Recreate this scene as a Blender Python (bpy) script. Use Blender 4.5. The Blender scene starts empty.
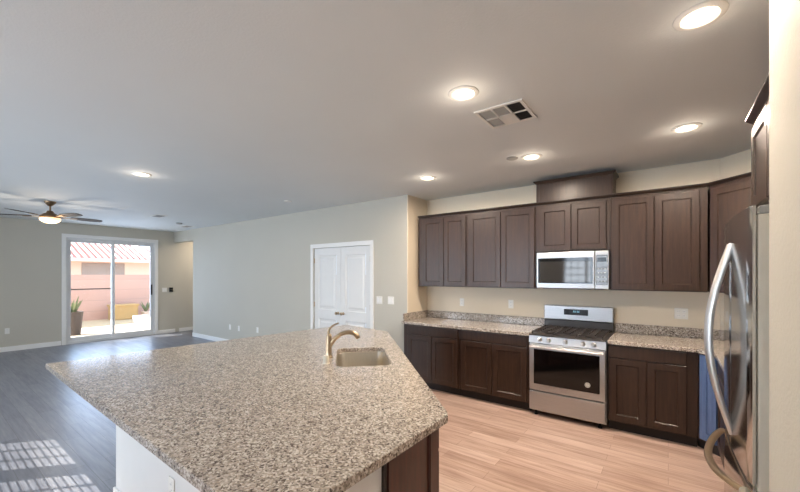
import bpy, bmesh, math, random
from mathutils import Vector, Matrix
random.seed(7)
S = bpy.context.scene
C = S.collection
PI = math.pi

# ------------------------------------------------------------------ camera
CAM_H = 1.5684
cam_d = bpy.data.cameras.new('camera')
cam_d.sensor_width = 36.0
cam_d.lens = 36.0 * 363.05 / 800.0
cam_d.shift_y = (275.05 - 246.0) / 800.0
cam_d.clip_start = 0.02
cam_d.clip_end = 300
cam = bpy.data.objects.new('camera', cam_d)
C.objects.link(cam)
cam.location = (0, 0, CAM_H)
cam.rotation_euler = (PI / 2, 0, 0.6363)
S.camera = cam

# ------------------------------------------------------------------ world, sun, daylight, exposure
S.view_settings.view_transform = 'Standard'
S.view_settings.look = 'None'
S.view_settings.gamma = 1.0
S.view_settings.use_curve_mapping = False
S.view_settings.exposure = 0.0
W = bpy.data.worlds.new('world'); S.world = W; W.use_nodes = True
bg = W.node_tree.nodes['Background']
bg.inputs['Color'].default_value = (0.62, 0.78, 1.0, 1)
bg.inputs['Strength'].default_value = 2.5

SUN_TRAVEL = Vector((0.65, 0.75, -0.466))
sun_d = bpy.data.lights.new('sun', 'SUN'); sun_d.energy = 32.0; sun_d.angle = 0.0006
sun_d.color = (1.0, 0.93, 0.84)
sun = bpy.data.objects.new('sun', sun_d); C.objects.link(sun)
sun.rotation_euler = SUN_TRAVEL.to_track_quat('-Z', 'Y').to_euler()

def area(name, loc, direction, sx, sy, power, color):
    d = bpy.data.lights.new(name, 'AREA'); d.shape = 'RECTANGLE'; d.size = sx; d.size_y = sy
    d.energy = power; d.color = color
    o = bpy.data.objects.new(name, d); C.objects.link(o); o.location = loc
    o.rotation_euler = Vector(direction).to_track_quat('-Z', 'Z').to_euler()
    return o
SKY = (0.76, 0.87, 1.0)
# daylight just outside the windows of the wall behind the camera and the patio door
BACK_Y = -3.0
area('sky_at_living_window', (-7.0, BACK_Y - 0.35, 1.5), (0, 1, .25), 2.0, 1.9, 285, SKY)
area('sky_at_dining_window', (-4.2, BACK_Y - 0.35, 1.5), (0, 1, .25), 1.8, 1.9, 250, SKY)
area('sky_at_kitchen_window', (-1.95, BACK_Y - 0.35, 1.5), (0, 1, .25), 1.3, 1.6, 70, (0.75, 0.87, 1.0))
area('sky_at_patio_door', (-11.35, 2.97, 1.3), (1, 0, 0), 1.7, 2.2, 70, (0.40, 0.64, 1.0))
LAMP_W = 27.0
LAMP_C = (1.0, 0.84, 0.68)

# ------------------------------------------------------------------ materials
def srgb(r, g, b):
    f = lambda v: ((v / 255 + 0.055) / 1.055) ** 2.4 if v > 10 else v / 255 / 12.92
    return (f(r), f(g), f(b), 1)

class NT:
    def __init__(s, name):
        s.m = bpy.data.materials.new(name); s.m.use_nodes = True
        s.t = s.m.node_tree; s.b = s.t.nodes['Principled BSDF']
        s.out = s.t.nodes['Material Output']
    def n(s, kind, **kw):
        x = s.t.nodes.new(kind)
        for k, v in kw.items(): setattr(x, k, v)
        return x
    def l(s, a, b): s.t.links.new(a, b)
    def set(s, **kw):
        for k, v in kw.items(): s.b.inputs[k.replace('_', ' ')].default_value = v
    def ramp(s, stops, interp='LINEAR'):
        r = s.n('ShaderNodeValToRGB'); r.color_ramp.interpolation = interp
        e = r.color_ramp.elements
        while len(e) > 1: e.remove(e[-1])
        e[0].position = stops[0][0]; e[0].color = stops[0][1]
        for p, c in stops[1:]:
            q = e.new(p); q.color = c
        return r
    def coords(s, scale=(1, 1, 1), rot=(0, 0, 0), space='Object'):
        tc = s.n('ShaderNodeTexCoord'); mp = s.n('ShaderNodeMapping')
        mp.inputs['Scale'].default_value = scale; mp.inputs['Rotation'].default_value = rot
        s.l(tc.outputs[space], mp.inputs['Vector']); return mp.outputs['Vector']
    def noise(s, vec, scale, detail=3, rough=0.5):
        x = s.n('ShaderNodeTexNoise'); x.inputs['Scale'].default_value = scale
        x.inputs['Detail'].default_value = detail; x.inputs['Roughness'].default_value = rough
        s.l(vec, x.inputs['Vector']); return x
    def bump(s, h, strength, dist=0.01):
        x = s.n('ShaderNodeBump'); x.inputs['Strength'].default_value = strength
        x.inputs['Distance'].default_value = dist
        s.l(h, x.inputs['Height']); s.l(x.outputs['Normal'], s.b.inputs['Normal'])

def plain(name, col, rough=0.5, metal=0.0, var=0.04, scale=8.0, emis=None, est=0, **kw):
    t = NT(name)
    v = t.coords(); nz = t.noise(v, scale, 2)
    c = Vector(col[:3])
    r = t.ramp([(0.3, (*(c * (1 - var)), 1)), (0.7, (*(c * (1 + var)), 1))])
    t.l(nz.outputs['Fac'], r.inputs['Fac']); t.l(r.outputs['Color'], t.b.inputs['Base Color'])
    t.set(Roughness=rough, Metallic=metal)
    for k, x in kw.items(): t.b.inputs[k.replace('_', ' ')].default_value = x
    if emis:
        t.b.inputs['Emission Color'].default_value = emis
        t.b.inputs['Emission Strength'].default_value = est
    return t.m

def wall_mat(name, col, bump=0.12, rough=0.75):
    t = NT(name); v = t.coords()
    nz = t.noise(v, 1.2, 2); c = Vector(col[:3])
    r = t.ramp([(0.3, (*(c * 0.985), 1)), (0.7, (*(c * 1.015), 1))])
    t.l(nz.outputs['Fac'], r.inputs['Fac']); t.l(r.outputs['Color'], t.b.inputs['Base Color'])
    n2 = t.noise(v, 70, 4, 0.6)
    t.bump(n2.outputs['Fac'], bump, 0.01); t.set(Roughness=rough)
    return t.m

def wood_dark():
    t = NT('espresso_wood'); v = t.coords((14, 14, 1.3))
    nz = t.noise(v, 3.0, 5, 0.6)
    r = t.ramp([(0.25, srgb(40, 26, 18)), (0.5, srgb(51, 34, 24)), (0.8, srgb(65, 44, 31))])
    t.l(nz.outputs['Fac'], r.inputs['Fac']); t.l(r.outputs['Color'], t.b.inputs['Base Color'])
    t.set(Roughness=0.42); t.b.inputs['Specular IOR Level'].default_value = 0.35; t.bump(nz.outputs['Fac'], 0.05, 0.002)
    t.b.inputs['Coat Weight'].default_value = 0.2; t.b.inputs['Coat Roughness'].default_value = 0.25
    return t.m

def wood_color(name, a, b, c):
    t = NT(name); v = t.coords((14, 14, 1.3)); nz = t.noise(v, 3.0, 5, 0.6)
    r = t.ramp([(0.25, a), (0.5, b), (0.8, c)])
    t.l(nz.outputs['Fac'], r.inputs['Fac']); t.l(r.outputs['Color'], t.b.inputs['Base Color'])
    t.set(Roughness=0.36); t.b.inputs['Coat Weight'].default_value = 0.3
    return t.m

def granite():
    t = NT('speckled_granite'); v = t.coords()
    w = t.noise(v, 45, 3)
    mx = t.n('ShaderNodeMix', data_type='VECTOR'); mx.inputs[0].default_value = 0.018
    t.l(v, mx.inputs[4]); t.l(w.outputs['Color'], mx.inputs[5])
    vo = t.n('ShaderNodeTexVoronoi'); vo.inputs['Scale'].default_value = 150
    t.l(mx.outputs[1], vo.inputs['Vector'])
    sep = t.n('ShaderNodeSeparateColor'); t.l(vo.outputs['Color'], sep.inputs[0])
    big = t.noise(v, 22, 3)
    ad = t.n('ShaderNodeMath', operation='MULTIPLY_ADD'); ad.inputs[1].default_value = 0.55; ad.inputs[2].default_value = -0.27
    t.l(big.outputs['Fac'], ad.inputs[0])
    sm = t.n('ShaderNodeMath', operation='ADD'); t.l(sep.outputs[0], sm.inputs[0]); t.l(ad.outputs[0], sm.inputs[1])
    r = t.ramp([(0.0, srgb(80, 69, 63)), (0.06, srgb(104, 93, 85)), (0.18, srgb(136, 126, 116)),
                (0.34, srgb(158, 149, 140)), (0.55, srgb(184, 174, 163)), (0.74, srgb(166, 153, 140)),
                (0.86, srgb(208, 200, 190))], 'CONSTANT')
    t.l(sm.outputs[0], r.inputs['Fac']); t.l(r.outputs['Color'], t.b.inputs['Base Color'])
    t.set(Roughness=0.14)
    return t.m

def planks(name, stops, seam):
    t = NT(name); v = t.coords()
    br = t.n('ShaderNodeTexBrick'); br.offset = 0.37; br.offset_frequency = 2
    br.inputs['Scale'].default_value = 1.0
    br.inputs['Brick Width'].default_value = 1.15; br.inputs['Row Height'].default_value = 0.125
    br.inputs['Mortar Size'].default_value = 0.0012; br.inputs['Mortar Smooth'].default_value = 0.4
    br.inputs['Color1'].default_value = (0, 0, 0, 1); br.inputs['Color2'].default_value = (1, 1, 1, 1)
    br.inputs['Mortar'].default_value = (0.5, 0.5, 0.5, 1)
    t.l(v, br.inputs['Vector'])
    v2 = t.coords((1.6, 26, 1)); g = t.noise(v2, 1.6, 5, 0.6)
    v3 = t.coords((0.9, 9, 1)); g2 = t.noise(v3, 2.2, 3, 0.55)
    sep = t.n('ShaderNodeSeparateColor'); t.l(br.outputs['Color'], sep.inputs[0])
    a = t.n('ShaderNodeMath', operation='MULTIPLY'); a.inputs[1].default_value = 0.22; t.l(sep.outputs[0], a.inputs[0])
    b = t.n('ShaderNodeMath', operation='MULTIPLY_ADD'); b.inputs[1].default_value = 0.55; t.l(g.outputs['Fac'], b.inputs[0]); t.l(a.outputs[0], b.inputs[2])
    c = t.n('ShaderNodeMath', operation='MULTIPLY_ADD'); c.inputs[1].default_value = 0.45; t.l(g2.outputs['Fac'], c.inputs[0]); t.l(b.outputs[0], c.inputs[2])
    r = t.ramp(stops); t.l(c.outputs[0], r.inputs['Fac'])
    mx = t.n('ShaderNodeMix', data_type='RGBA'); t.l(br.outputs['Fac'], mx.inputs[0])
    t.l(r.outputs['Color'], mx.inputs[6]); mx.inputs[7].default_value = seam
    t.l(mx.outputs[2], t.b.inputs['Base Color'])
    t.set(Roughness=0.34); t.bump(g.outputs['Fac'], 0.04, 0.002)
    return t.m

def brushed(name, col, rough=0.28, axis=2, amount=0.06):
    t = NT(name); sc = [60, 60, 60]; sc[axis] = 1.0
    v = t.coords(tuple(sc)); nz = t.noise(v, 3, 3)
    c = Vector(col[:3]); r = t.ramp([(0.3, (*(c * (1 - amount)), 1)), (0.7, (*(c * (1 + amount)), 1))])
    t.l(nz.outputs['Fac'], r.inputs['Fac']); t.l(r.outputs['Color'], t.b.inputs['Base Color'])
    t.set(Roughness=rough, Metallic=1.0)
    return t.m

def glass(name='clear_glass', tint=(1, 1, 1, 1), refl=0.5):
    t = NT(name); t.t.nodes.remove(t.b)
    tr = t.n('ShaderNodeBsdfTransparent'); tr.inputs[0].default_value = tint
    gl = t.n('ShaderNodeBsdfGlossy'); gl.inputs['Roughness'].default_value = 0.02
    fr = t.n('ShaderNodeFresnel'); fr.inputs[0].default_value = 1.45
    mu = t.n('ShaderNodeMath', operation='MULTIPLY'); mu.inputs[1].default_value = refl
    t.l(fr.outputs[0], mu.inputs[0])
    mx = t.n('ShaderNodeMixShader'); t.l(mu.outputs[0], mx.inputs[0]); t.l(tr.outputs[0], mx.inputs[1]); t.l(gl.outputs[0], mx.inputs[2])
    t.l(mx.outputs[0], t.out.inputs[0]); return t.m

def block_mat():
    t = NT('pink_block'); v = t.coords((1, 1, 1), (PI / 2, 0, PI / 2))
    br = t.n('ShaderNodeTexBrick'); br.inputs['Scale'].default_value = 1
    br.inputs['Brick Width'].default_value = 0.4; br.inputs['Row Height'].default_value = 0.2
    br.inputs['Mortar Size'].default_value = 0.008
    br.inputs['Color1'].default_value = srgb(214, 180, 170); br.inputs['Color2'].default_value = srgb(202, 168, 158)
    br.inputs['Mortar'].default_value = srgb(186, 158, 150)
    t.l(v, br.inputs['Vector']); t.l(br.outputs['Color'], t.b.inputs['Base Color']); t.set(Roughness=0.9)
    return t.m

M = {}
M['wall'] = wall_mat('greige_wall_paint', srgb(188, 184, 172), 0.25)
M['cream'] = wall_mat('lamp_warmed_wall_paint', srgb(220, 208, 188))  # warm lamp light mixed into the kitchen wall colour
M['ceiling'] = wall_mat('ceiling_paint', srgb(217, 220, 219), 0.15)
M['trim'] = plain('white_trim_paint', srgb(232, 231, 228), 0.35, var=0.01)
M['doorwhite'] = plain('white_door_paint', srgb(222, 222, 220), 0.4, var=0.01)
M['vinyl'] = plain('white_vinyl_frame', srgb(215, 216, 216), 0.35, var=0.01)
M['wood'] = wood_dark()
M['crownshade'] = wood_color('shaded_moulding_wood', srgb(30, 19, 14), srgb(38, 25, 18), srgb(48, 32, 24))  # cabinet wood painted darker, for the shade on the crown moulding
M['redwood'] = wood_color('cherry_brown_wood', srgb(38, 13, 9), srgb(56, 20, 13), srgb(76, 30, 19))
M['bluewood'] = wood_color('slate_blue_panel', srgb(62, 84, 124), srgb(78, 102, 144), srgb(92, 116, 158))
M['toe'] = plain('toe_kick_black', srgb(34, 26, 24), 0.6)
M['granite'] = granite()
M['floor'] = planks('oak_plank_floor', [(0.25, srgb(132, 106, 92)), (0.45, srgb(162, 134, 120)), (0.62, srgb(190, 163, 149)), (0.85, srgb(212, 190, 178))], srgb(116, 90, 78))
M['floorgrey'] = planks('daylight_tinted_planks', [(0.25, srgb(72, 76, 86)), (0.45, srgb(94, 98, 108)), (0.62, srgb(114, 117, 126)), (0.85, srgb(136, 138, 144))], srgb(66, 64, 66))  # grey planks with blue daylight put into the colour
M['steel'] = brushed('brushed_steel', srgb(186, 187, 189), 0.42, 0)
M['steelv'] = brushed('polished_steel_door', srgb(196, 196, 196), 0.13, 2, 0.03)
M['handle'] = brushed('handle_steel', srgb(226, 224, 220), 0.38, 2)
M['sinksteel'] = brushed('sink_steel', srgb(214, 206, 192), 0.3, 2)
M['nickel'] = brushed('warm_brushed_nickel', srgb(190, 168, 140), 0.3, 2)
M['blackglass'] = plain('black_glass', srgb(14, 12, 12), 0.06, var=0.0)
M['mirrorglass'] = plain('silver_tinted_glass', srgb(70, 68, 66), 0.05, 0.6, var=0.0)
M['iron'] = plain('cast_iron', srgb(44, 36, 32), 0.5)
M['darkmetal'] = plain('dark_enamel', srgb(60, 54, 50), 0.35)
M['fridgeside'] = plain('fridge_side_paint', srgb(222, 214, 196), 0.5)
M['plastic'] = plain('white_plastic', srgb(228, 226, 220), 0.35, var=0.01)
M['black'] = plain('black_plastic', srgb(20, 20, 20), 0.4)
M['glass'] = glass()
M['lens'] = plain('lit_lens', srgb(255, 240, 215), 0.5, emis=(1.0, 0.80, 0.56, 1), est=9.0)
M['bowl'] = plain('lit_fan_bowl', srgb(250, 225, 190), 0.4, emis=(1.0, 0.66, 0.36, 1), est=1.6)
M['fanmetal'] = brushed('aged_bronze', srgb(150, 126, 100), 0.4, 2)
M['fanblade'] = plain('fan_blade_wood', srgb(62, 56, 48), 0.65)
M['ventgrey'] = plain('vent_louver', srgb(150, 150, 146), 0.5)
M['ventdark'] = plain('vent_inside', srgb(70, 68, 66), 0.8)
M['block'] = block_mat()
M['stucco'] = wall_mat('cream_stucco', srgb(220, 208, 194), 0.3)
M['tile'] = plain('terracotta_tile', srgb(196, 136, 126), 0.8, var=0.1, scale=6)
M['tilelight'] = plain('pale_tile', srgb(238, 222, 216), 0.8, var=0.05)
M['sand'] = plain('desert_gravel', srgb(206, 188, 156), 0.95, var=0.1, scale=20)
M['concrete'] = plain('patio_concrete', srgb(200, 190, 176), 0.9, var=0.04, scale=5)
M['leaf'] = plain('agave_leaf', srgb(120, 132, 100), 0.6, var=0.12)
M['pot'] = plain('dark_pot', srgb(66, 58, 56), 0.6)
M['gold'] = plain('yellow_clay', srgb(196, 166, 118), 0.8)
M['blackscreen'] = plain('screen_display', srgb(24, 30, 36), 0.15)
M['cyan'] = plain('display_digits', srgb(150, 200, 210), 0.4, emis=(0.4, 0.8, 1, 1), est=0.6)

# ------------------------------------------------------------------ mesh builder
class MB:
    def __init__(s): s.bm = bmesh.new()
    def box(s, x0, y0, z0, x1, y1, z1, bev=0.0, seg=1):
        t = bmesh.new(); bmesh.ops.create_cube(t, size=1)
        for v in t.verts:
            v.co = Vector((x0 + (v.co.x + .5) * (x1 - x0), y0 + (v.co.y + .5) * (y1 - y0), z0 + (v.co.z + .5) * (z1 - z0)))
        if bev: bmesh.ops.bevel(t, geom=t.edges[:], offset=bev, segments=seg, affect='EDGES', profile=0.5)
        return s.merge(t)
    def merge(s, t, mat=None):
        if mat: bmesh.ops.transform(t, matrix=mat, verts=t.verts[:])
        bmesh.ops.recalc_face_normals(t, faces=t.faces[:])
        me = bpy.data.meshes.new('tmp'); t.to_mesh(me); t.free(); s.bm.from_mesh(me); bpy.data.meshes.remove(me)
        return s
    def tube(s, pts, rad, seg=12, flat=1.0, up=None):
        pts = [Vector(p) for p in pts]
        if not hasattr(rad, '__len__'): rad = [rad] * len(pts)
        t = bmesh.new(); rings = []
        prev = None
        for i, p in enumerate(pts):
            d = (pts[min(i + 1, len(pts) - 1)] - pts[max(i - 1, 0)]).normalized()
            if prev is None:
                a = Vector(up) if up else (Vector((0, 0, 1)) if abs(d.z) < 0.9 else Vector((1, 0, 0)))
            else: a = prev
            n = (a - d * a.dot(d)).normalized(); b = d.cross(n); prev = n
            rings.append([t.verts.new(p + (n * math.cos(2 * PI * k / seg) * flat + b * math.sin(2 * PI * k / seg)) * rad[i]) for k in range(seg)])
        for i in range(len(rings) - 1):
            for k in range(seg):
                t.faces.new((rings[i][k], rings[i][(k + 1) % seg], rings[i + 1][(k + 1) % seg], rings[i + 1][k]))
        t.faces.new(rings[0][::-1]); t.faces.new(rings[-1])
        return s.merge(t)
    def lathe(s, prof, c=(0, 0, 0), seg=32, mat=None):
        t = bmesh.new(); rings = []
        for r, z in prof:
            if r < 1e-5: rings.append([t.verts.new((0, 0, z))])
            else: rings.append([t.verts.new((r * math.cos(2 * PI * k / seg), r * math.sin(2 * PI * k / seg), z)) for k in range(seg)])
        for a, b in zip(rings, rings[1:]):
            for k in range(seg):
                q = [a[k % len(a)], a[(k + 1) % len(a)], b[(k + 1) % len(b)], b[k % len(b)]]
                u = []
                for v in q:
                    if v not in u: u.append(v)
                if len(u) > 2: t.faces.new(u)
        mm = Matrix.Translation(c)
        if mat: mm = mm @ mat
        return s.merge(t, mm)
    def prism(s, poly, z0, z1, bev=0.0, seg=2, cap=True, mat=None):
        t = bmesh.new(); vs = [t.verts.new((x, y, z0)) for x, y in poly]
        ws = [t.verts.new((x, y, z1)) for x, y in poly]; n = len(poly)
        for i in range(n): t.faces.new((vs[i], vs[(i + 1) % n], ws[(i + 1) % n], ws[i]))
        if cap: t.faces.new(ws); t.faces.new(vs[::-1])
        if bev:
            bmesh.ops.recalc_face_normals(t, faces=t.faces[:])
            e = [e for e in t.edges if abs(e.verts[0].co.z - e.verts[1].co.z) < 1e-6]
            bmesh.ops.bevel(t, geom=e, offset=bev, segments=seg, affect='EDGES', profile=0.5)
        return s.merge(t, mat)
    def faces(s, verts, faces):
        t = bmesh.new(); vs = [t.verts.new(v) for v in verts]
        for f in faces: t.faces.new([vs[i] for i in f])
        return s.merge(t)
    def panel_door(s, x0, z0, x1, z1, y=0.0, th=0.02, frame=0.06, depth=0.009, slope=0.008):
        """door slab, front at y-th, with recessed centre panel"""
        yf = y - th; t = bmesh.new()
        def ring(i, yy): return [t.verts.new(p) for p in ((x0 + i, yy, z0 + i), (x1 - i, yy, z0 + i), (x1 - i, yy, z1 - i), (x0 + i, yy, z1 - i))]
        R = [ring(0, y), ring(0, yf + .003), ring(.003, yf), ring(frame, yf), ring(frame + slope, yf + depth)]
        for a, b in zip(R, R[1:]):
            for k in range(4): t.faces.new((a[k], a[(k + 1) % 4], b[(k + 1) % 4], b[k]))
        t.faces.new(R[-1]); t.faces.new(R[0][::-1])
        return s.merge(t)
    def build(s, name, mat, parent=None, smooth=False):
        me = bpy.data.meshes.new(name); s.bm.to_mesh(me); s.bm.free()
        me.materials.append(M[mat] if isinstance(mat, str) else mat)
        o = bpy.data.objects.new(name, me); C.objects.link(o)
        if parent: o.parent = parent
        if smooth:
            for p in me.polygons: p.use_smooth = True
            try: me.set_sharp_from_angle(angle=math.radians(35))
            except Exception: pass
        return o

def tag(o, label=None, cat=None, group=None, kind=None):
    if label: o['label'] = label
    if cat: o['category'] = cat
    if group: o['group'] = group
    if kind: o['kind'] = kind
    return o
def thing(name, label, cat, loc=(0, 0, 0), rz=0, group=None, kind=None):
    o = bpy.data.objects.new(name, None); C.objects.link(o)
    o.location = loc; o.rotation_euler = (0, 0, rz); o.empty_display_size = 0.1
    return tag(o, label, cat, group, kind)
def struct(name, mb, mat, parent=None, label=None):
    o = mb.build(name, mat, parent)
    if not parent: o['kind'] = 'structure'
    if label: o['label'] = label
    return o

# ------------------------------------------------------------------ room shell
H = 2.743
FX, PY, KY, SX = -10.9, 4.332, 4.86, -3.06      # far wall, pantry wall, kitchen wall, step wall
RX, NX = 1.0, 0.307                             # alcove wall, near right wall
T = 0.12
FLX = -3.2
struct('floor', MB().box(FLX, BACK_Y - T, -0.1, RX + T, 6.2, 0), 'floor', label='warm pinkish oak plank floor of the kitchen')
struct('floor_living', MB().box(FX - T, BACK_Y - T, -0.1, FLX, 6.2, 0), 'floorgrey', label='grey plank floor of the living room, blue daylight tint in its colour')
struct('ceiling', MB().box(FX - T, BACK_Y - T, H, RX + T, 6.2, H + 0.1), 'ceiling', label='flat pale grey ceiling')
SY0, SY1, SZ = 2.105, 3.86, 2.42                # slider opening
w = MB().box(FX - T, BACK_Y - T, 0, FX, SY0, H).box(FX - T, SY1, 0, FX, 6.2, H).box(FX - T, SY0, SZ, FX, SY1, H)
struct('wall_far', w, 'wall', label='greige far wall around the sliding patio door')
PX0, PX1, PZ = -5.13, -3.775, 2.045             # pantry door opening
OX0, OX1, OZ = FX, -9.80, 2.455                 # hallway opening
w = MB().box(OX1, PY, 0, PX0, PY + T, H).box(PX1, PY, 0, SX - .01, PY + T, H).box(PX0, PY, PZ, PX1, PY + T, H).box(OX0, PY, OZ, OX1, PY + T, H)
struct('wall_pantry', w, 'wall', label='long greige wall holding the white double doors')
struct('wall_step', MB().prism([(SX - .01, PY), (SX, PY + .01), (SX, KY), (SX - T, KY), (SX - T, PY + T), (SX - .01, PY + T)], 0, H), 'cream', label='short return wall at left end of the kitchen cabinets')
struct('wall_kitchen', MB().box(SX - T, KY, 0, 0.42, KY + T, H), 'cream', label='kitchen wall behind the range, lamp warmth in its cream colour')
struct('wall_corner', MB().prism([(0.42, 4.86), (1.0, 4.28), (1.12, 4.28), (1.12, 4.98), (0.42, 4.98)], 0, H), 'cream', label='angled wall in the kitchen corner, lamp warmth in its cream colour')
struct('wall_alcove', MB().box(RX, 1.82, 0, RX + T, 4.28, H), 'cream', label='right kitchen wall behind the refrigerator')
w = MB().box(NX, BACK_Y - T, 0, NX + T, 1.94, H, 0.008, 2).box(NX + T, 1.82, 0, RX, 1.94, H)
struct('wall_near', w, 'wall', label='textured cream wall at the right edge beside the refrigerator')
# wall behind the camera with three windows
wins = [(-8.15, -6.25, 0.75, 2.48), (-5.05, -3.35, 0.75, 2.35), (-2.6, -1.3, 0.95, 2.2)]
w = MB(); xs = [FX] + [v for a in wins for v in a[:2]] + [NX]
for i in range(0, len(xs), 2): w.box(xs[i], BACK_Y - T, 0, xs[i + 1], BACK_Y, H)
for a, b, z0, z1 in wins: w.box(a, BACK_Y - T, 0, b, BACK_Y, z0); w.box(a, BACK_Y - T, z1, b, BACK_Y, H)
struct('wall_back', w, 'wall')
for i, (a, b, z0, z1) in enumerate(wins):
    r = thing('window_%d' % (i + 1), None, None, (a, BACK_Y, z0), kind='structure')
    W_, H_ = b - a, z1 - z0
    fr = MB().box(0, -.1, 0, W_, -.02, .05).box(0, -.1, H_ - .04, W_, -.02, H_).box(0, -.1, 0, .04, -.02, H_).box(W_ - .04, -.1, 0, W_, -.02, H_)
    m = W_ / 2; fr.box(m - .10, -.1, 0, m + .10, -.02, H_) if i < 2 else fr.box(m - .03, -.1, 0, m + .03, -.02, H_)
    gap = .10 if i < 2 else .03
    for lo, hi in ((.04, m - gap), (m + gap, W_ - .04)):
        nc = 3
        for k in range(1, nc): x = lo + (hi - lo) * k / nc; fr.box(x - .010, -.075, 0, x + .010, -.05, H_)
        if i != 0:
            for k in range(1, 6): z = H_ * k / 6; fr.box(lo, -.075, z - .014, hi, -.05, z + .014)
    fr.build('window_frame', 'vinyl', r)
    MB().box(.02, -.065, .02, W_ - .02, -.06, H_ - .02).build('window_glass', 'glass', r)
    if i == 0:
        sl = MB()
        for k in range(56): z = H_ - .045 - .027 * k; sl.box(.05, -.042, z - .0022, W_ - .05, -.038, z + .0022)
        sl.build('window_blind', 'vinyl', r)
    MB().box(-.03, -.02, -.03, W_ + .03, .05, 0, .004).build('window_sill', 'trim', r)
# hallway behind the opening
struct('wall_hallway', MB().box(-9.7, PY + T, 0, -9.6, 6.0, H).box(FX, 6.0, 0, -9.6, 6.1, H), 'wall')

def base(name, *segs):
    m = MB()
    for s_ in segs: m.box(*s_, .004)
    return struct(name, m, 'trim')
bh, bt = 0.10, 0.015
base('baseboard_far', (FX, BACK_Y, 0, FX + bt, 2.02, bh), (FX, 3.93, 0, FX + bt, PY + .02, bh))
base('baseboard_pantry', (OX1 + .0, PY - bt, 0, PX0 - .07, PY, bh), (PX1 + .07, PY - bt, 0, SX, PY, bh))
base('baseboard_hallway', (FX, PY + T, 0, FX + bt, 6.0, bh), (FX + bt, 6.0 - bt, 0, -9.7, 6.0, bh), (OX1 - bt, PY, 0, OX1, PY + T, bh))
base('baseboard_near', (NX - bt, BACK_Y, 0, NX, 1.94, bh))

# ------------------------------------------------------------------ sliding patio door (structure)
d1 = thing('door_1', 'white sliding glass patio door in the far wall', None, (FX, SY0, 0), kind='structure')
Ws = SY1 - SY0
cs = MB()
cs.box(0, -.075, 0, .022, 0, SZ + .075, .004).box(0, Ws, 0, .022, Ws + .075, SZ + .075, .004).box(0, -.075, SZ, .024, Ws + .075, SZ + .078, .004)
cs.build('door_casing', 'trim', d1)
fr = MB().box(-.11, 0, 0, -.005, .04, SZ).box(-.11, Ws - .04, 0, -.005, Ws, SZ).box(-.11, .04, SZ - .045, -.005, Ws - .04, SZ).box(-.11, .04, 0, -.005, Ws - .04, .05)
fr.build('door_frame', 'vinyl', d1)
def sash(y0, y1, xa, xb, nm):
    f = MB(); s_ = .055
    f.box(xa, y0, .05, xb, y0 + s_, SZ - .045, .003).box(xa, y1 - s_, .05, xb, y1, SZ - .045, .003)
    f.box(xa, y0 + s_, .05, xb, y1 - s_, .14).box(xa, y0 + s_, SZ - .1, xb, y1 - s_, SZ - .045)
    o = f.build(nm, 'vinyl', d1)
    MB().box((xa + xb) / 2 - .003, y0 + s_, .14, (xa + xb) / 2 + .003, y1 - s_, SZ - .1).build('door_glass', 'glass', o)
    return o
p1 = sash(.04, Ws / 2 + .02, -.10, -.065, 'sliding_panel')
p2 = sash(Ws / 2 - .03, Ws - .04, -.055, -.02, 'sliding_panel')
MB().box(-.019, Ws - .085, 1.05, -.002, Ws - .055, 1.32, .004).build('door_handle', 'black', p2)
MB().box(-.118, .05, 1.225, -.104, Ws / 2, 1.25).build('screen_rail', 'darkmetal', d1)

# ------------------------------------------------------------------ pantry double doors (structure)
d2 = thing('door_2', 'white double pantry doors with two round knobs', None, (PX0, PY, 0), kind='structure')
Wp = PX1 - PX0
cs = MB().box(-.07, -.02, 0, 0, 0, PZ + .07, .004).box(Wp, -.02, 0, Wp + .07, 0, PZ + .07, .004).box(-.07, -.022, PZ, Wp + .07, 0, PZ + .072, .004)
cs.build('door_casing', 'trim', d2)
for k in range(2):
    a, b = (0.006, Wp / 2 - .002) if k == 0 else (Wp / 2 + .002, Wp - .006)
    def leafmesh(a, b):
        t = MB(); y = .045; yf = .012
        w1, z0, z1 = .11, .008, PZ - .006
        # stiles and rails
        t.box(a, yf, z0, a + w1, y, z1, .002).box(b - w1, yf, z0, b, y, z1, .002)
        for za, zb in ((z0, .24), (.80, .96), (z1 - .13, z1)): t.box(a + w1, yf, za, b - w1, y, zb)
        for za, zb in ((.24, .80), (.96, z1 - .13)):
            q = bmesh.new()
            def ring(i, yy): return [q.verts.new(p) for p in ((a + w1 + i, yy, za + i), (b - w1 - i, yy, za + i), (b - w1 - i, yy, zb - i), (a + w1 + i, yy, zb - i))]
            R = [ring(0, yf), ring(.012, yf + .012), ring(.045, yf + .012), ring(.07, yf + .003)]
            for u, v in zip(R, R[1:]):
                for n in range(4): q.faces.new((u[n], u[(n + 1) % 4], v[(n + 1) % 4], v[n]))
            q.faces.new(R[-1]); t.merge(q)
        return t
    lf = leafmesh(a, b).build('door_leaf', 'doorwhite', d2)
    kx = b - .06 if k == 0 else a + .06
    MB().lathe([(0, 0), (.026, 0), (.026, .006), (.011, .012), (.010, .035), (.024, .045), (.027, .058), (.020, .068), (0, .071)], (kx, .012, .92), 20,
               Matrix.Rotation(PI / 2, 4, 'X')).build('door_knob', 'nickel', lf, True)
    hx = a if k == 0 else b
    hg = MB()
    for z in (.25, 1.0, 1.78): hg.box(hx - .012, .0, z, hx + .012, .012, z + .09)
    hg.build('door_hinge', 'nickel', lf)

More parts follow.
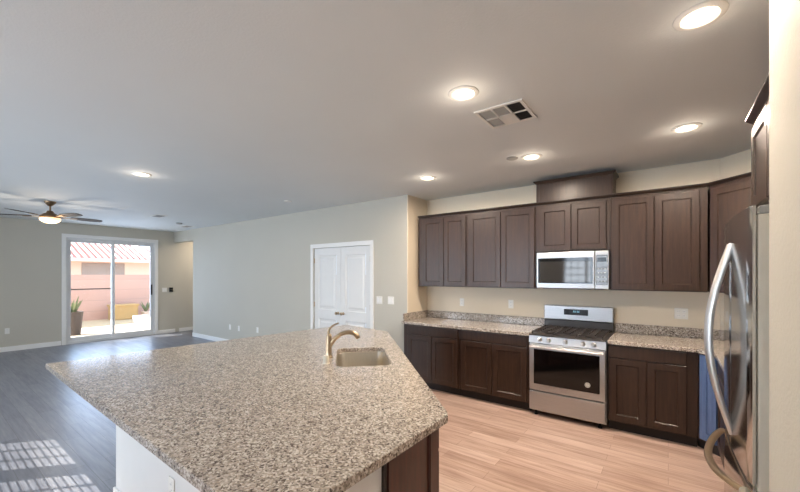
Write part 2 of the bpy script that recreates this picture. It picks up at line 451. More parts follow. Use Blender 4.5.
# ------------------------------------------------------------------ recessed lights and ceiling fittings
LAMPS = [(.115, 2.13, 'recessed ceiling light nearest the camera, above the refrigerator side'),
         (-1.065, 2.13, 'recessed ceiling light beside the square air vent'),
         (.115, 3.68, 'recessed ceiling light in front of the corner cabinets'),
         (-1.09, 3.67, 'recessed ceiling light in front of the range, beside a small blank disc'),
         (-2.335, 3.72, 'recessed ceiling light in front of the leftmost upper cabinets'),
         (-4.92, 1.61, 'small recessed ceiling light alone over the living room')]
def lamp(x, y, label):
    pw = LAMP_W * (.5 if x > 0 and y < 3 else 1)
    r = thing('recessed_light', label, 'ceiling light', (x, y, H), group='recessed ceiling lights')
    MB().lathe([(.066, 0), (.098, 0), (.098, -.004), (.090, -.009), (.072, -.011), (.066, -.004), (.066, 0)], seg=36).build('trim_ring', 'plastic', r, True)
    MB().lathe([(0, 0), (.066, 0), (.066, -.004), (.03, -.0065), (0, -.007)], seg=36).build('lens', 'lens', r, True)
    d = bpy.data.lights.new('downlight', 'AREA'); d.shape = 'DISK'; d.size = .13; d.energy = pw; d.color = LAMP_C
    try: d.spread = math.radians(176)
    except Exception: pass
    o = bpy.data.objects.new('downlight', d); C.objects.link(o); o.parent = r; o.location = (0, 0, -.014)
    d = bpy.data.lights.new('downlight_glow', 'POINT'); d.energy = pw * .045; d.color = LAMP_C; d.shadow_soft_size = .05
    o = bpy.data.objects.new('downlight_glow', d); C.objects.link(o); o.parent = r; o.location = (0, 0, -.11)
    return r
for a in LAMPS: lamp(*a)
d = bpy.data.lights.new('hall_light', 'AREA'); d.shape = 'DISK'; d.size = .15; d.energy = 22; d.color = LAMP_C
o = bpy.data.objects.new('hall_light', d); C.objects.link(o); o.location = (-10.2, 5.2, H - .02)

def disc(name, x, y, r, label, cat, mat='plastic', th=.012):
    tag(MB().lathe([(0, 0), (r, 0), (r, -th * .6), (r * .85, -th), (0, -th)], (x, y, H), 28).build(name, mat, None, True), label, cat)
disc('ceiling_cover', -1.26, 3.60, .055, 'small blank round plate on the ceiling beside the light before the range', 'cover plate', 'ventgrey')
disc('smoke_detector', -4.85, 3.58, .06, 'small white smoke detector on ceiling above the double doors', 'smoke detector')
disc('smoke_detector', -8.85, 3.62, .06, 'tiny smoke detector on ceiling near the hallway opening', 'smoke detector', 'ventgrey', .03)
def grille(cx, cy, sx, sy, label):
    r = thing('ceiling_vent', label, 'vent', (cx, cy, H))
    f = .022; hx, hy = sx / 2, sy / 2
    m = MB().box(-hx, -hy, -.008, hx, -hy + f, 0).box(-hx, hy - f, -.008, hx, hy, 0).box(-hx, -hy + f, -.008, -hx + f, hy - f, 0).box(hx - f, -hy + f, -.008, hx, hy - f, 0)
    m.build('frame', 'plastic', r)
    MB().box(-hx + f, -hy + f, -.002, hx - f, hy - f, 0).build('backing', 'ventdark', r)
    return r, hx - f, hy - f
r, hx, hy = grille(-.955, 2.595, .345, .345, 'square white air vent with six louvered cells beside a light')
bars = MB().box(-hx, -.008, -.009, hx, .008, -.002)
for i in (1, 2): x = -hx + 2 * hx * i / 3; bars.box(x - .007, -hy, -.009, x + .007, hy, -.002)
bars.build('divider', 'plastic', r)
for i in range(3):
    for j in range(2):
        x0 = -hx + 2 * hx * i / 3 + .007; x1 = -hx + 2 * hx * (i + 1) / 3 - .007
        y0, y1 = (-hy, -.008) if j == 0 else (.008, hy)
        m = MB()
        if i == 1 and j == 1:
            m.box(x0, y0, -.008, x1, y1, -.002).build('blank_plate', 'plastic', r); continue
        for k in range(7):
            t_ = (k + .5) / 7; tilt = .010 if i == 2 else -.019
            y = y0 + (y1 - y0) * t_
            m.faces([(x0, y - .004, -.008), (x1, y - .004, -.008), (x1, y + tilt, -.002), (x0, y + tilt, -.002),
                     (x0, y - .003, -.009), (x1, y - .003, -.009), (x1, y + tilt + .001, -.003), (x0, y + tilt + .001, -.003)],
                    [(0, 1, 2, 3), (4, 5, 6, 7), (0, 1, 5, 4), (2, 3, 7, 6), (1, 2, 6, 5), (0, 3, 7, 4)])
        m.build('louver', 'ventgrey' if i < 2 else 'darkmetal', r)  # lit cells get the lighter colour, the right column is painted in shade
for (cx, cy, lab) in ((-8.13, 2.95, 'small rectangular ceiling vent above the patio door side'), (-9.35, 4.0, 'long slim ceiling vent by the hallway opening')):
    r, hx, hy = grille(cx, cy, .36, .2, lab)
    m = MB()
    for k in range(6): y = -hy + 2 * hy * (k + .5) / 6; m.box(-hx, y - .006, -.007, hx, y + .006, -.003)
    m.build('louver', 'ventgrey', r)

# ceiling fan
fan = thing('ceiling_fan', 'bronze ceiling fan with dark blades and a glowing amber bowl light', 'ceiling fan', (-7.95, 1.345, H))
MB().lathe([(0, 0), (.075, 0), (.07, -.02), (.035, -.065), (.018, -.075), (0, -.075)]).build('canopy', 'fanmetal', fan, True)
MB().tube([(0, 0, -.07), (0, 0, -.17)], .013).build('downrod', 'fanmetal', fan, True)
MB().lathe([(0, -.145), (.035, -.15), (.055, -.185), (.09, -.205), (.125, -.235), (.13, -.255), (.11, -.265), (0, -.265)]).build('motor_housing', 'fanmetal', fan, True)
MB().lathe([(0, -.265), (.125, -.265), (.130, -.277), (.122, -.305), (.09, -.330), (.045, -.344), (0, -.348)]).build('light_bowl', 'bowl', fan, True)
d = bpy.data.lights.new('fan_light', 'POINT'); d.energy = 12; d.color = LAMP_C; d.shadow_soft_size = .1
o = bpy.data.objects.new('fan_light', d); C.objects.link(o); o.parent = fan; o.location = (0, 0, -.50)
fdir = 0.6363 + 0.765
for k in range(5):
    a = math.radians(12 + 72 * k) + fdir
    mat = Matrix.Rotation(a, 4, 'Z') @ Matrix.Rotation(math.radians(-12), 4, 'X')
    prof = [(.25, .042), (.32, .058), (.46, .068), (.58, .066), (.65, .052), (.672, .02)]
    poly = [(x, y) for x, y in prof] + [(x, -y) for x, y in reversed(prof)]
    b = MB(); b.prism(poly, -.004, .004, mat=Matrix.Translation((0, 0, -.235)) @ mat)
    bl = b.build('blade', 'fanblade', fan)
    t = bmesh.new(); br = MB(); br.prism([(.13, .02), (.22, .018), (.30, .04), (.33, .03), (.33, -.03), (.30, -.04), (.22, -.018), (.13, -.02)], -.012, -.005, mat=Matrix.Translation((0, 0, -.235)) @ mat)
    t.free(); br.build('blade_bracket', 'fanmetal', bl)

# ------------------------------------------------------------------ cabinets
def cab_root(label, loc, rz, group, name):
    return thing(name, label, 'cabinet', loc, rz, group)
def doors(r, lst, z0, z1, mat='wood', th=.02):
    for a, b in lst:
        MB().panel_door(a, z0, b, z1, 0, th).build('door', mat, r)
UZ0, UZ1 = 1.405, 2.405
def upper(label, loc, rz, w, dl, z0=UZ0, z1=UZ1, depth=.35, body=None):
    r = cab_root(label, (loc[0], loc[1], z0), rz, 'dark brown upper cabinets', 'wall_cabinet')
    m = MB()
    if body: m.prism(body, 0, z1 - z0)
    else: m.box(.0005, 0, 0, w - .0005, depth, z1 - z0, .0015)
    m.build('body', 'wood', r)
    doors(r, dl, .012, z1 - z0 - .03)
    return r
UY = 4.508   # carcass front; doors stand 2 cm proud
g = .0035
upper('dark brown upper cabinet at the far left end, with two narrow doors', (-2.984, UY), 0, .800, [(.075, .435 - g), (.435 + g, .775)])
upper('dark brown upper cabinet with two wide doors, just left of microwave', (-2.184, UY), 0, .896, [(.022, .465 - g), (.465 + g, .884)])
upper('short dark brown upper cabinet directly above the microwave', (-1.286, UY), 0, .780, [(.04, .395 - g), (.395 + g, .745)], 1.842)
upper('dark brown upper cabinet with two doors, just right of microwave', (-.504, UY), 0, .806, [(.02, .39 - g), (.39 + g, .745)])
upper('angled dark brown corner upper cabinet with one door', (.316, 4.502), -PI / 4, .45, [(.025, .43)], body=[(0.002, 0), (.448, 0), (.775, .325), (-.325, .325)])
upper('dark brown upper cabinet on the right wall, mostly behind the refrigerator cabinet', (.65, 4.165), -PI / 2, 1.345, [(.02, .44), (.45, .88), (.89, 1.32)])
upper('deep dark brown cabinet above the refrigerator', (.39, 2.80), -PI / 2, .84, [(.02, .415), (.425, .82)], 1.92, UZ1, .605)

def crown(name, label, path, z, prof, side=1, closed=False, parent=None):
    """sweep profile (out, up) along plan path with mitres; outward = left of travel * side"""
    t = bmesh.new(); n = len(path); rings = []
    P = [Vector(p) for p in path]
    for i in range(n):
        dirs = []
        if i > 0: dirs.append((P[i] - P[i - 1]).normalized())
        if i < n - 1: dirs.append((P[i + 1] - P[i]).normalized())
        nr = [Vector((-d.y, d.x)) * side for d in dirs]
        if len(nr) == 2:
            m = (nr[0] + nr[1]).normalized(); m = m / max(.3, m.dot(nr[0]))
        else: m = nr[0]
        rings.append([t.verts.new((P[i].x + m.x * o, P[i].y + m.y * o, z + u)) for o, u in prof])
    k = len(prof)
    for a, b in zip(rings, rings[1:]):
        for j in range(k): t.faces.new((a[j], a[(j + 1) % k], b[(j + 1) % k], b[j]))
    t.faces.new(rings[0]); t.faces.new(rings[-1][::-1])
    mb = MB(); mb.merge(t); o = mb.build(name, 'crownshade', parent)
    if label: tag(o, label, 'moulding')
    return o
CR = [(-.05, 0), (.004, 0), (.006, .006), (.022, .02), (.026, .028), (.026, .034), (-.05, .034)]
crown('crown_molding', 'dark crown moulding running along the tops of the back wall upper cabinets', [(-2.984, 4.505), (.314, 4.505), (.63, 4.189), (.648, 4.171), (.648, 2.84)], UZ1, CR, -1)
CR2 = [(-.05, 0), (.004, 0), (.007, .006), (.030, .03), (.035, .036), (.035, .045), (-.05, .045)]
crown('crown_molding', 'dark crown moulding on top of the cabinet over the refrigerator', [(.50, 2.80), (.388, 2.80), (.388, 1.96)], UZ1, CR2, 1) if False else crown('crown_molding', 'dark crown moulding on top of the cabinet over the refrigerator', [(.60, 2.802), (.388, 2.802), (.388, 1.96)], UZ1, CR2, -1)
# raised box over the range cabinet
vb = thing('vent_chase', 'raised dark brown box with crown above the microwave cabinet', 'cabinet box', (-1.285, 4.53, 2.44))
MB().box(0, 0, 0, .80, .325, .225, .002).build('box_panel', 'wood', vb)
for a in (-.001, .77): MB().box(a, -.008, 0, a + .031, 0, .225).build('corner_stile', 'wood', vb)
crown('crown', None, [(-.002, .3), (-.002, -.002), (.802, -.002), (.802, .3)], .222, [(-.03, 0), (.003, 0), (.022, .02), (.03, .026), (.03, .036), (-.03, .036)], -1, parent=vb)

BZ = .874
def basecab(label, loc, rz, w, dl, dr=None, depth=.63, body=None, toe=None, mat='wood'):
    r = cab_root(label, (loc[0], loc[1], 0), rz, 'dark brown base cabinets', 'base_cabinet')
    m = MB()
    if body: m.prism(body, .10, BZ)
    else: m.box(.0005, 0, .10, w - .0005, depth, BZ, .0015)
    m.build('body', 'wood', r)
    t = MB()
    if toe: t.prism(toe, 0, .10)
    else: t.box(.002, .06, 0, w - .002, depth, .10)
    t.build('toe_kick', 'toe', r)
    doors(r, dl, .115, .735 if dr else .86, mat)
    if dr:
        for a, b in dr:
            MB().box(a, -.02, .748, b, 0, .86, .003, 2).build('drawer_front', mat, r)
    return r
BY = 4.215
basecab('dark brown base cabinet at the far left end of the kitchen wall', (-3.045, BY), 0, .88, [(.075, .47 - g), (.47 + g, .86)], [(.075, .86)])
basecab('dark brown base cabinet just left of the range', (-2.163, BY), 0, .890, [(.03, .445 - g), (.445 + g, .86)], [(.03, .86)])
basecab('dark brown base cabinet just right of the range', (-.492, BY), 0, .708, [(.015, .325 - g), (.325 + g, .625)], [(.015, .625)])
def w2l(o, a, pts):
    c, s_ = math.cos(-a), math.sin(-a)
    return [((x - o[0]) * c - (y - o[1]) * s_, (x - o[0]) * s_ + (y - o[1]) * c) for x, y in pts]
o_ = (.228, 4.209)
bpoly = w2l(o_, -PI / 4, [(.22, 4.217), (.349, 4.088), (.995, 4.088), (.995, 4.27), (.41, 4.855), (.22, 4.855)])
tpoly = w2l(o_, -PI / 4, [(.22, 4.30), (.43, 4.09), (.995, 4.09), (.995, 4.27), (.41, 4.855), (.22, 4.855)])
basecab('narrow angled corner base cabinet with a slate blue door', o_, -PI / 4, .17, [(.012, .160)], None, body=bpoly, toe=tpoly, mat='bluewood')
basecab('dark brown base cabinet on the right wall, hidden behind the refrigerator', (.355, 4.085), -PI / 2, 1.235, [(.02, .41), (.42, .82), (.83, 1.22)], [(.02, .41), (.42, .82), (.83, 1.22)])

# counters
ct = thing('kitchen_countertop', 'speckled granite counter with low backsplash left of the range', 'countertop', (-3.058, 4.175, BZ + .002))
MB().prism([(0, 0), (1.786, 0), (1.786, .683), (0, .683)], 0, .038, .004).build('slab', 'granite', ct)
MB().box(.0, .661, .0385, 1.786, .683, .14, .003).box(0, .03, .0385, .02, .660, .14, .003).build('backsplash', 'granite', ct)
ct = thing('kitchen_countertop', 'speckled granite counter right of the range, turning the corner', 'countertop', (0, 0, BZ + .002))
MB().prism([(-.493, 4.175), (.206, 4.175), (.315, 4.066), (.315, 2.86), (.998, 2.86), (.998, 4.277), (.417, 4.858), (-.493, 4.858)], 0, .038, .004).build('slab', 'granite', ct)
dd = .02 * math.sqrt(2)
MB().box(-.493, 4.838, .0385, .41, 4.858, .14, .003).prism([(.417, 4.858), (.998, 4.277), (.998, 4.277 - dd), (.417 - .012, 4.858 - .02)], .0385, .14).box(.978, 2.86, .0385, .998, 4.24, .14, .003).build('backsplash', 'granite', ct)

# ------------------------------------------------------------------ range
RXL, RXR = -1.262, -.502; RW = RXR - RXL
rg = thing('gas_range', 'stainless steel gas range with a black oven window', 'range', (RXL, 4.15, 0))
MB().box(0, .045, .05, RW, .69, .893, .003).build('body', 'steel', rg)
MB().box(.004, 0, .065, RW - .004, .045, .278, .008, 2).build('drawer', 'steel', rg)
dr = MB().box(.004, 0, .288, RW - .004, .045, .808, .008, 2).build('oven_door', 'steel', rg)
MB().box(.055, -.004, .362, RW - .055, .002, .748, .006, 2).build('oven_window', 'blackglass', dr)
hb = MB().tube([(.02, -.038, .778), (RW - .02, -.038, .778)], .016, 14, 0.8)
for x in (.04, RW - .04): hb.box(x - .012, -.036, .768, x + .012, .002, .79, .003)
hb.build('door_handle', 'handle', dr, True)
# sticker: pale ring, grey disc and a simple stroke mark
MB().lathe([(0, 0), (.026, 0), (.026, .0015), (0, .0015)], (.595, -.0045, .437), 28, Matrix.Rotation(PI / 2, 4, 'X')).build('badge', 'plastic', dr)
st = MB()
for k in range(20):
    a0, a1 = 2 * PI * k / 20, 2 * PI * (k + 1) / 20
    st.tube([(.595 + .018 * math.cos(a0), -.0065, .437 + .018 * math.sin(a0)), (.595 + .018 * math.cos(a1), -.0065, .437 + .018 * math.sin(a1))], .0016, 5)
st.tube([(.587, -.0065, .43), (.595, -.0065, .446), (.603, -.0065, .43)], .0016, 5)
st.build('badge_mark', 'darkmetal', dr)
# control panel, slanted
cp = MB(); cp.faces([(0, 0, .815), (RW, 0, .815), (RW, .02, .893), (0, .02, .893), (0, .06, .815), (RW, .06, .815), (RW, .06, .893), (0, .06, .893)],
                    [(0, 1, 2, 3), (4, 5, 6, 7), (0, 1, 5, 4), (3, 2, 6, 7), (0, 3, 7, 4), (1, 2, 6, 5)])
cpo = cp.build('control_panel', 'steel', rg)
for x in (.115, .21, .38, .55, .65):
    MB().lathe([(0, 0), (.024, 0), (.024, .006), (.019, .010), (.017, .030), (.013, .034), (0, .034)], (x, .010, .855), 20, Matrix.Rotation(PI / 2, 4, 'X')) \
        .box(x - .004, -.027, .842, x + .004, -.018, .868, .002).build('knob', 'handle', cpo, True)
ctop = MB().box(-.002, -.002, .894, RW + .002, .635, .908, .005, 2).build('cooktop', 'darkmetal', rg)
for bx, by, br_ in ((.17, .17, .045), (.17, .46, .04), (.38, .31, .05), (.59, .17, .05), (.59, .46, .035)):
    MB().lathe([(0, 0), (br_, 0), (br_, .008), (br_ * .8, .010), (br_ * .8, .016), (0, .018)], (bx, by, .9082), 24).build('burner', 'iron', ctop, True)
for k in range(3):
    x0 = .025 + k * .238; x1 = x0 + .232; gm = MB(); zz = .93
    for x in (x0, x1 - .012): gm.box(x, .03, zz, x + .012, .60, zz + .014, .002)
    for y in (.03, .30, .588): gm.box(x0, y, zz, x1, y + .012, zz + .014, .002)
    for x in (x0 + .075, x0 + .145): gm.box(x, .03, zz, x + .010, .60, zz + .014, .002)
    for y in (.12, .21, .40, .49): gm.box(x0, y, zz + .001, x1, y + .009, zz + .013)
    for x in (x0, x1 - .012):
        for y in (.03, .588): gm.box(x, y, .9083, x + .012, y + .012, zz)
    gm.build('grate', 'iron', ctop)
bgd = MB().box(0, .64, .908, RW, .70, 1.015, .003).build('riser', 'darkmetal', rg)
bk = MB().box(0, .625, 1.02, RW, .70, 1.192, .008, 2).build('backguard', 'steel', rg)
dp = MB().box(.235, .621, 1.085, .50, .626, 1.155, .002).build('display', 'blackscreen', bk)
m = MB()
for i in range(4):
    x = .34 + i * .016 + (.008 if i > 1 else 0)
    for (a, b, c_, d_) in ((0, 0, .008, .0015), (0, .010, .008, .0115), (0, .019, .008, .0205), (0, 0, .0015, .0205), (.0065, 0, .008, .0205)):
        m.box(x + a, .6195, 1.118 + b, x + c_, .6208, 1.118 + d_)
    m.build('display_digit', 'cyan', dp); m = MB()
m.bm.free()
for x in (.04, RW - .08):
    for y in (.07, .62): MB().lathe([(0, 0), (.02, 0), (.02, .012), (.012, .015), (.012, .05), (0, .05)], (x + .02, y, 0), 14).build('foot', 'black', rg, True)

# ------------------------------------------------------------------ microwave
mw = thing('microwave', 'stainless steel over-the-range microwave with mirror-like window', 'microwave', (-1.264, 4.445, 1.412))
MW = .755
MB().box(0, .03, 0, MW, .41, .425, .004).build('body', 'darkmetal', mw)
dr = MB().box(.0, 0, .004, .618, .03, .421, .006, 2).build('door', 'steel', mw)
MB().box(.022, -.003, .062, .60, .003, .352, .004, 2).build('window', 'mirrorglass', dr)
wf = MB().box(.022, -.005, .062, .60, -.002, .078).box(.022, -.005, .315, .60, -.002, .352).box(.022, -.005, .078, .04, -.002, .315).box(.578, -.005, .078, .60, -.002, .315)
wf.build('window_frame', 'blackglass', dr)
cp = MB().box(.622, 0, .004, MW, .03, .421, .006, 2).build('control_panel', 'steel', mw)
MB().box(.634, -.003, .05, MW - .012, .002, .375, .004, 2).build('keypad', 'mirrorglass', cp)
for i in range(3):
    for j in range(4): MB().box(.647 + i * .031, -.0045, .085 + j * .045, .662 + i * .031, -.0028, .095 + j * .045).build('key', 'ventgrey', cp)
MB().box(.645, -.0045, .30, .73, -.0028, .345).build('display', 'blackscreen', cp)
MB().box(.06, .05, -.006, MW - .06, .36, .002).build('grease_filter', 'ventgrey', mw)

# ------------------------------------------------------------------ refrigerator
FXF, FY0, FY1, FZ = .245, 1.985, 2.822, 1.845
fr = thing('refrigerator', 'stainless steel french door refrigerator with bowed handles', 'refrigerator', (FXF, FY0, 0))
FW = FY1 - FY0
MB().box(.038, 0.006, .03, .74, FW - .006, FZ - .035, .006, 2).build('body', 'fridgeside', fr)
def curved(y0, y1, z0, z1, bulge=.016, th=.034):
    m = MB(); pts = []
    n = 14
    for i in range(n + 1):
        y = y0 + (y1 - y0) * i / n
        q = (y - FW / 2) / (FW / 2); x = bulge * q * q
        e = min(y - y0, y1 - y); x += max(0, .008 - e) * 0.9 + .0
        pts.append((x, y))
    poly = pts + [(th, y1), (th, y0)]
    m.prism(poly, z0, z1, .006, 2); return m
for nm, a, b, hy in (('door', .0, FW / 2 - .003, FW / 2 - .038), ('door', FW / 2 + .003, FW, FW / 2 + .038)):
    dr = curved(a, b, .735, FZ).build(nm, 'steelv', fr, True)
    hp = []
    for i in range(17):
        t_ = i / 16; z = .80 + t_ * .92
        hp.append((.004 - .086 * math.sin(PI * t_), hy, z))
    MB().tube(hp, [.016 + .003 * math.sin(PI * i / 16) for i in range(17)], 12, .8).build('door_handle', 'handle', dr, True)
dr = curved(0, FW, .07, .722).build('freezer_drawer', 'steelv', fr, True)
hp = [(.004 - .085 * math.sin(PI * i / 20) ** .8, .06 + (FW - .12) * i / 20, .672 - .03 * math.sin(PI * i / 20) + .01) for i in range(21)]
MB().tube(hp, .017, 12, .8).build('drawer_handle', 'nickel', dr, True)
MB().box(.07, .01, .0, .70, FW - .01, .07).build('kick_grille', 'darkmetal', fr)
for a in (.012, FW - .075): MB().box(.045, a, FZ - .035, .12, a + .063, FZ, .006, 2).build('hinge_cover', 'ventgrey', fr)

# ------------------------------------------------------------------ island
poly = [(-3.70, .60), (-.83, .545), (-.83, 1.50), (-.852, 1.535), (-2.60, 3.285), (-2.66, 3.315), (-3.42, 3.44)]
IZ0, IZ1 = .876, .914
sc = Vector((-1.995, 2.185)); ua = Vector((1, -1)).normalized(); ub = Vector((1, 1)).normalized()
def rrect(a, b, r, n=6):
    pts = []
    for cx, cy, s0 in ((a - r, b - r, 0), (-a + r, b - r, 90), (-a + r, -b + r, 180), (a - r, -b + r, 270)):
        for k in range(n + 1):
            t_ = math.radians(s0 + 90 * k / n); pts.append((cx + r * math.cos(t_), cy + r * math.sin(t_)))
    return pts
hole = [tuple(sc + ua * p[0] + ub * p[1]) for p in rrect(.335, .205, .07)]
t = bmesh.new()
def loop(pts): 
    vs = [t.verts.new((x, y, IZ1)) for x, y in pts]
    return [t.edges.new((vs[i], vs[(i + 1) % len(vs)])) for i in range(len(vs))]
ed = loop(poly) + loop(hole)
bmesh.ops.triangle_fill(t, use_beauty=True, use_dissolve=False, edges=ed)
ret = bmesh.ops.extrude_face_region(t, geom=t.faces[:])
for v in [v for v in ret['geom'] if isinstance(v, bmesh.types.BMVert)]: v.co.z = IZ0
bmesh.ops.recalc_face_normals(t, faces=t.faces[:])
def rim(e):
    if len(e.link_faces) != 2 or abs(e.verts[0].co.z - e.verts[1].co.z) > 1e-6: return False
    return e.calc_face_angle(0) > 1.0
bmesh.ops.bevel(t, geom=[e for e in t.edges if rim(e)], offset=.003, segments=1, affect='EDGES', profile=.5)
mb = MB(); mb.merge(t)
tag(mb.build('island_countertop', 'granite'), 'large speckled granite island top with a clipped corner', 'countertop')

ic = thing('kitchen_island', 'white panelled island base with a cherry brown cabinet end', 'kitchen island', (0, 0, 0))
MB().box(-3.1, .86, 0, -.87, 1.06, .874).box(-3.1, 1.06, 0, -2.95, 3.16, .874).build('white_panel', 'doorwhite', ic)
MB().box(-3.114, .846, 0, -.87, .86, .09, .003).box(-3.114, .86, 0, -3.1, 3.16, .09, .003).build('baseboard', 'trim', ic)
ol = thing('electrical_outlet', 'white outlet low on the island half wall', 'outlet', (-2.19, .8595, .40))
ip = [(-.872, 1.068), (-.872, 1.462), (-2.64, 3.23), (-2.94, 3.23), (-2.94, 1.068)]
MB().prism(ip, .10, .872, cap=False).build('body', 'redwood', ic)
tp = [(-.93, 1.08), (-.93, 1.43), (-2.62, 3.12), (-2.94, 3.12), (-2.94, 1.08)]
MB().prism(tp, 0, .099).build('toe_kick', 'toe', ic)
ep = MB(); ep.box(-.870, 1.075, .0, -.862, 1.462, .872, .001).build('end_panel', 'redwood', ic)
MB().box(-.8618, 1.085, .02, -.855, 1.11, .87).box(-.8618, 1.385, .02, -.853, 1.455, .87, .002).box(-.8618, 1.375, .02, -.857, 1.381, .87).build('end_trim', 'redwood', ic)
MB().box(-.874, 1.060, 0, -.858, 1.076, .872).build('filler_strip', 'toe', ic)
# doors along the diagonal front
Ld = 2.5
for k in range(5):
    a = .02 + k * .49; b = a + .47
    m = MB().panel_door(a, .115, b, .735, 0, .02)
    o = m.build('door', 'redwood', ic); o.location = (-2.64 + .0006, 3.23 + .0006, 0); o.rotation_euler = (0, 0, -PI / 4 + PI)
    o.location = (-.872 + .0006, 1.462 + .0006, 0)
    o.rotation_euler = (0, 0, 3 * PI / 4)
    q = MB().box(a, -.02, .748, b, 0, .86, .003, 2).build('drawer_front', 'redwood', ic); q.location = o.location; q.rotation_euler = o.rotation_euler

# sink
sk = thing('kitchen_sink', 'undermount stainless steel sink in the island', 'sink', (sc.x, sc.y, .875), -PI / 4)
m = MB(); tt = bmesh.new(); rings = []
for (da, db, z, r_) in ((.03, .03, 0, .08), (.004, .004, 0, .07), (0, 0, -.006, .07), (-.012, -.012, -.17, .065), (-.04, -.04, -.195, .05), (-.12, -.10, -.20, .03)):
    rings.append([tt.verts.new((x, y, z)) for x, y in rrect(.335 + da, .205 + db, r_)])
for a, b in zip(rings, rings[1:]):
    n = len(a)
    for k in range(n): tt.faces.new((a[k], a[(k + 1) % n], b[(k + 1) % n], b[k]))
tt.faces.new(rings[-1]); m.merge(tt)
bo = m.build('basin', 'sinksteel', sk, True)
md = bo.modifiers.new('thick', 'SOLIDIFY'); md.thickness = .002; md.offset = -1
MB().lathe([(0, .0015), (.03, .0015), (.045, .004), (.055, .003), (.056, 0), (0, 0)], (0, 0, -.199), 28).build('drain', 'handle', sk, True)

# faucet
R_ = Vector((.8043, .5943, 0)); F_ = Vector((-.5943, .8043, 0))
fp = Vector((-2.175, 1.99, IZ1))
fc = thing('faucet', 'brushed nickel pull-out faucet with a curved lever handle', 'faucet', fp)
def fl(r, z, f=0): v = R_ * r + F_ * f; return (v.x, v.y, z)
MB().lathe([(0, 0), (.032, 0), (.032, .006), (.026, .014), (.024, .03), (.023, .10), (.024, .15), (.021, .175), (.012, .187), (0, .19)]).build('base', 'nickel', fc, True)
sp = [fl(.005, .085), fl(.022, .115), (fl(.05, .15)), fl(.09, .182), fl(.13, .196), fl(.17, .199), fl(.20, .192), fl(.222, .176)]
MB().tube(sp, [.017, .018, .0175, .017, .017, .018, .019, .0185], 16).build('spout', 'nickel', fc, True)
MB().tube([fl(.212, .184), fl(.226, .168), fl(.235, .150)], [.019, .020, .017], 16).build('spray_head', 'nickel', fc, True)
MB().tube([fl(0, .175), fl(-.004, .20), fl(.004, .226), fl(.025, .248), fl(.055, .264), fl(.078, .271)], [.013, .0105, .008, .0075, .007, .006], 10).build('lever', 'nickel', fc, True)
ag = thing('air_gap', 'short pale air gap cap beside the faucet', 'air gap', (-2.035, 1.835, IZ1))
MB().lathe([(0, 0), (.026, 0), (.026, .004), (.022, .008), (.021, .05), (.018, .06), (0, .062)]).build('cap', 'fridgeside', ag, True)

# ------------------------------------------------------------------ outlets, switches, thermostat
def plate(r, kind, n=1):
    w = .035 + .023 * (n - 1)
    b = MB().box(-w, -.006, -.058, w, 0, .058, .003, 2).build('cover_plate', 'plastic', r)
    for i in range(n):
        x = (i - (n - 1) / 2) * .046
        if kind == 'outlet':
            for z in (-.022, .022):
                MB().lathe([(0, 0), (.0165, 0), (.0165, .0015), (0, .0015)], (x, -.006, z), 16, Matrix.Rotation(PI / 2, 4, 'X')).build('socket', 'trim', b)
                MB().box(x - .007, -.0079, z - .004, x - .005, -.0076, z + .006).box(x + .005, -.0079, z - .004, x + .007, -.0076, z + .006).build('slot', 'black', b)
        else:
            MB().box(x - .016, -.009, -.033, x + .016, -.006, .033, .001).build('rocker', 'trim', b)
plate(ol, 'outlet')
def wallplate(label, x, y, z, kind='outlet', n=1, rz=0):
    nm = 'electrical_outlet' if kind == 'outlet' else 'light_switch'
    plate(thing(nm, label, 'outlet' if kind == 'outlet' else 'switch', (x, y, z), rz), kind, n)
wallplate('wall outlet above the left counter, nearest the step wall', -2.451, KY, 1.17)
wallplate('wall outlet above the left counter, near the range', -1.717, KY, 1.175)
wallplate('wide double wall plate above the counter right of the range', .11, KY, 1.16, 'outlet', 2)
wallplate('light switch plate just right of the double doors', -3.595, PY, 1.18, 'switch', 2)
wallplate('light switch plate nearest the kitchen corner', -3.37, PY, 1.185, 'switch', 2)
wallplate('outlet low on the long wall, nearest the hallway', -7.99, PY, .39)
wallplate('middle of three low outlets on the long wall', -7.62, PY, .39)
wallplate('outlet low on the long wall, nearest the double doors', -6.9, PY, .42)
wallplate('outlet low on the far wall, left of patio door', FX, 1.20, .42, 'outlet', 1, PI / 2)
wallplate('white light switch on far wall, right of the patio door', FX, 4.09, 1.17, 'switch', 2, PI / 2)
th_ = thing('thermostat', 'small black thermostat on the far wall near the hallway', 'thermostat', (FX, 4.25, 1.17), PI / 2)
MB().box(-.045, -.022, -.06, .045, 0, .06, .006, 2).build('case', 'black', th_)
MB().box(-.03, -.024, -.01, .03, -.0222, .04).build('screen', 'blackscreen', th_)

# ------------------------------------------------------------------ outside the patio door
struct('ground', MB().box(-40, -15, -.30, FX - 3.3, 40, -.14), 'sand', label='sunlit tan gravel yard outside the patio door')
struct('patio_slab', MB().box(FX - 3.3, -4, -.16, FX - T, 8, -.03), 'concrete', label='pale concrete patio outside the sliding door')
struct('added_sun_blocker', MB().box(FX - 3.3, -4, 2.80, FX - T, 8, 2.95), 'stucco')  # unseen roof, added to keep sun from entering the patio door
tag(MB().box(-17.7, -12, -.15, -17.5, 26, 1.58).build('block_wall', 'block'), 'pinkish concrete block garden wall beyond the patio', 'garden wall')
nh = thing('neighbor_house', 'cream neighbouring house with a red tile roof behind the garden wall', 'house', (-22.5, 0, -.14))
MB().box(-6, -6, 0, 0, 8.0, 2.55).build('house_wall', 'stucco', nh)
MB().box(-.02, 4.9, 1.5, .03, 6.6, 2.3).build('window', 'ventgrey', nh)
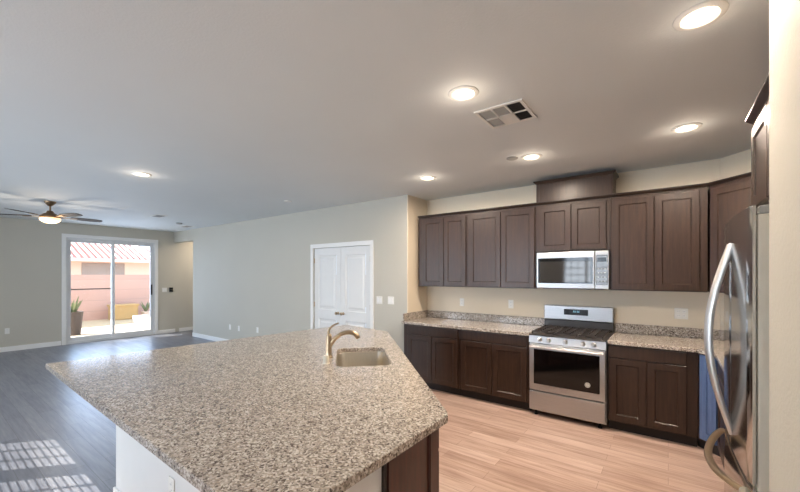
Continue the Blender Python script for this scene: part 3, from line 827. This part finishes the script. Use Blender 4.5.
rf = MB().faces([(.6, -7, 2.50), (.6, 8.6, 2.50), (-3, 7.6, 3.75), (-3, -7, 3.75), (-6.6, 8.6, 2.50), (-6.6, -7, 2.50)], [(0, 1, 2, 3), (3, 2, 4, 5), (1, 4, 2), (0, 3, 5), (0, 1, 4, 5)])
rfo = rf.build('roof', 'tile', nh)
m = MB()
n = 60
for k in range(n):
    y = -6.8 + k * .255
    if y > 8.2: break
    m.tube([(.62, y, 2.53), (-2.95, min(y, 7.5), 3.78)], .055, 8)
m.build('roof_ridge_tile', 'tilelight', nh)
MB().box(.58, -7, 2.36, .64, 8.6, 2.50).build('fascia', 'trim', nh)
def plant(name, loc, label, n, h, pot_r, pot_h, potmat):
    r = thing(name, label, 'plant', loc)
    MB().lathe([(0, 0), (pot_r * .72, 0), (pot_r * .95, pot_h * .9), (pot_r, pot_h), (pot_r * .86, pot_h), (pot_r * .82, pot_h * .9), (0, pot_h * .88)], seg=24).build('pot', potmat, r, True)
    m = MB()
    for k in range(n):
        a = 2 * PI * k / n * 1.618 * 2; s_ = random.uniform(.5, 1.0); lean = random.uniform(.2, .75)
        pts = [(math.cos(a) * h * lean * t_ * s_, math.sin(a) * h * lean * t_ * s_, pot_h * .85 + h * s_ * (t_ - .25 * lean * t_ * t_)) for t_ in (0, .35, .7, 1)]
        m.tube(pts, [.02, .03, .02, .002], 5, .25)
    m.build('leaf', 'leaf', r); return r
plant('potted_plant', (-12.75, 2.60, -.03), 'spiky green plant in a dark pot outside at left edge of patio door', 26, .55, .22, .62, 'pot')
plant('potted_plant', (-17.0, 5.70, -.14), 'small leafy plant by the garden wall at right', 16, .55, .16, .25, 'tilelight')
pl = thing('planter_box', 'yellow clay planter box against the garden wall', 'planter', (-17.0, 4.95, -.14))
MB().box(-.25, -.42, 0, .25, .42, .52, .03, 2).build('box_body', 'gold', pl)
MB().box(-.28, -.45, .5, .28, .45, .58, .02, 2).build('rim', 'gold', pl)
tag(MB().box(-15.4, 4.75, -.14, -15.0, 5.15, .12, .02, 2).build('stone_block', 'trim'), 'low white stone block on the sunlit gravel', 'stone')
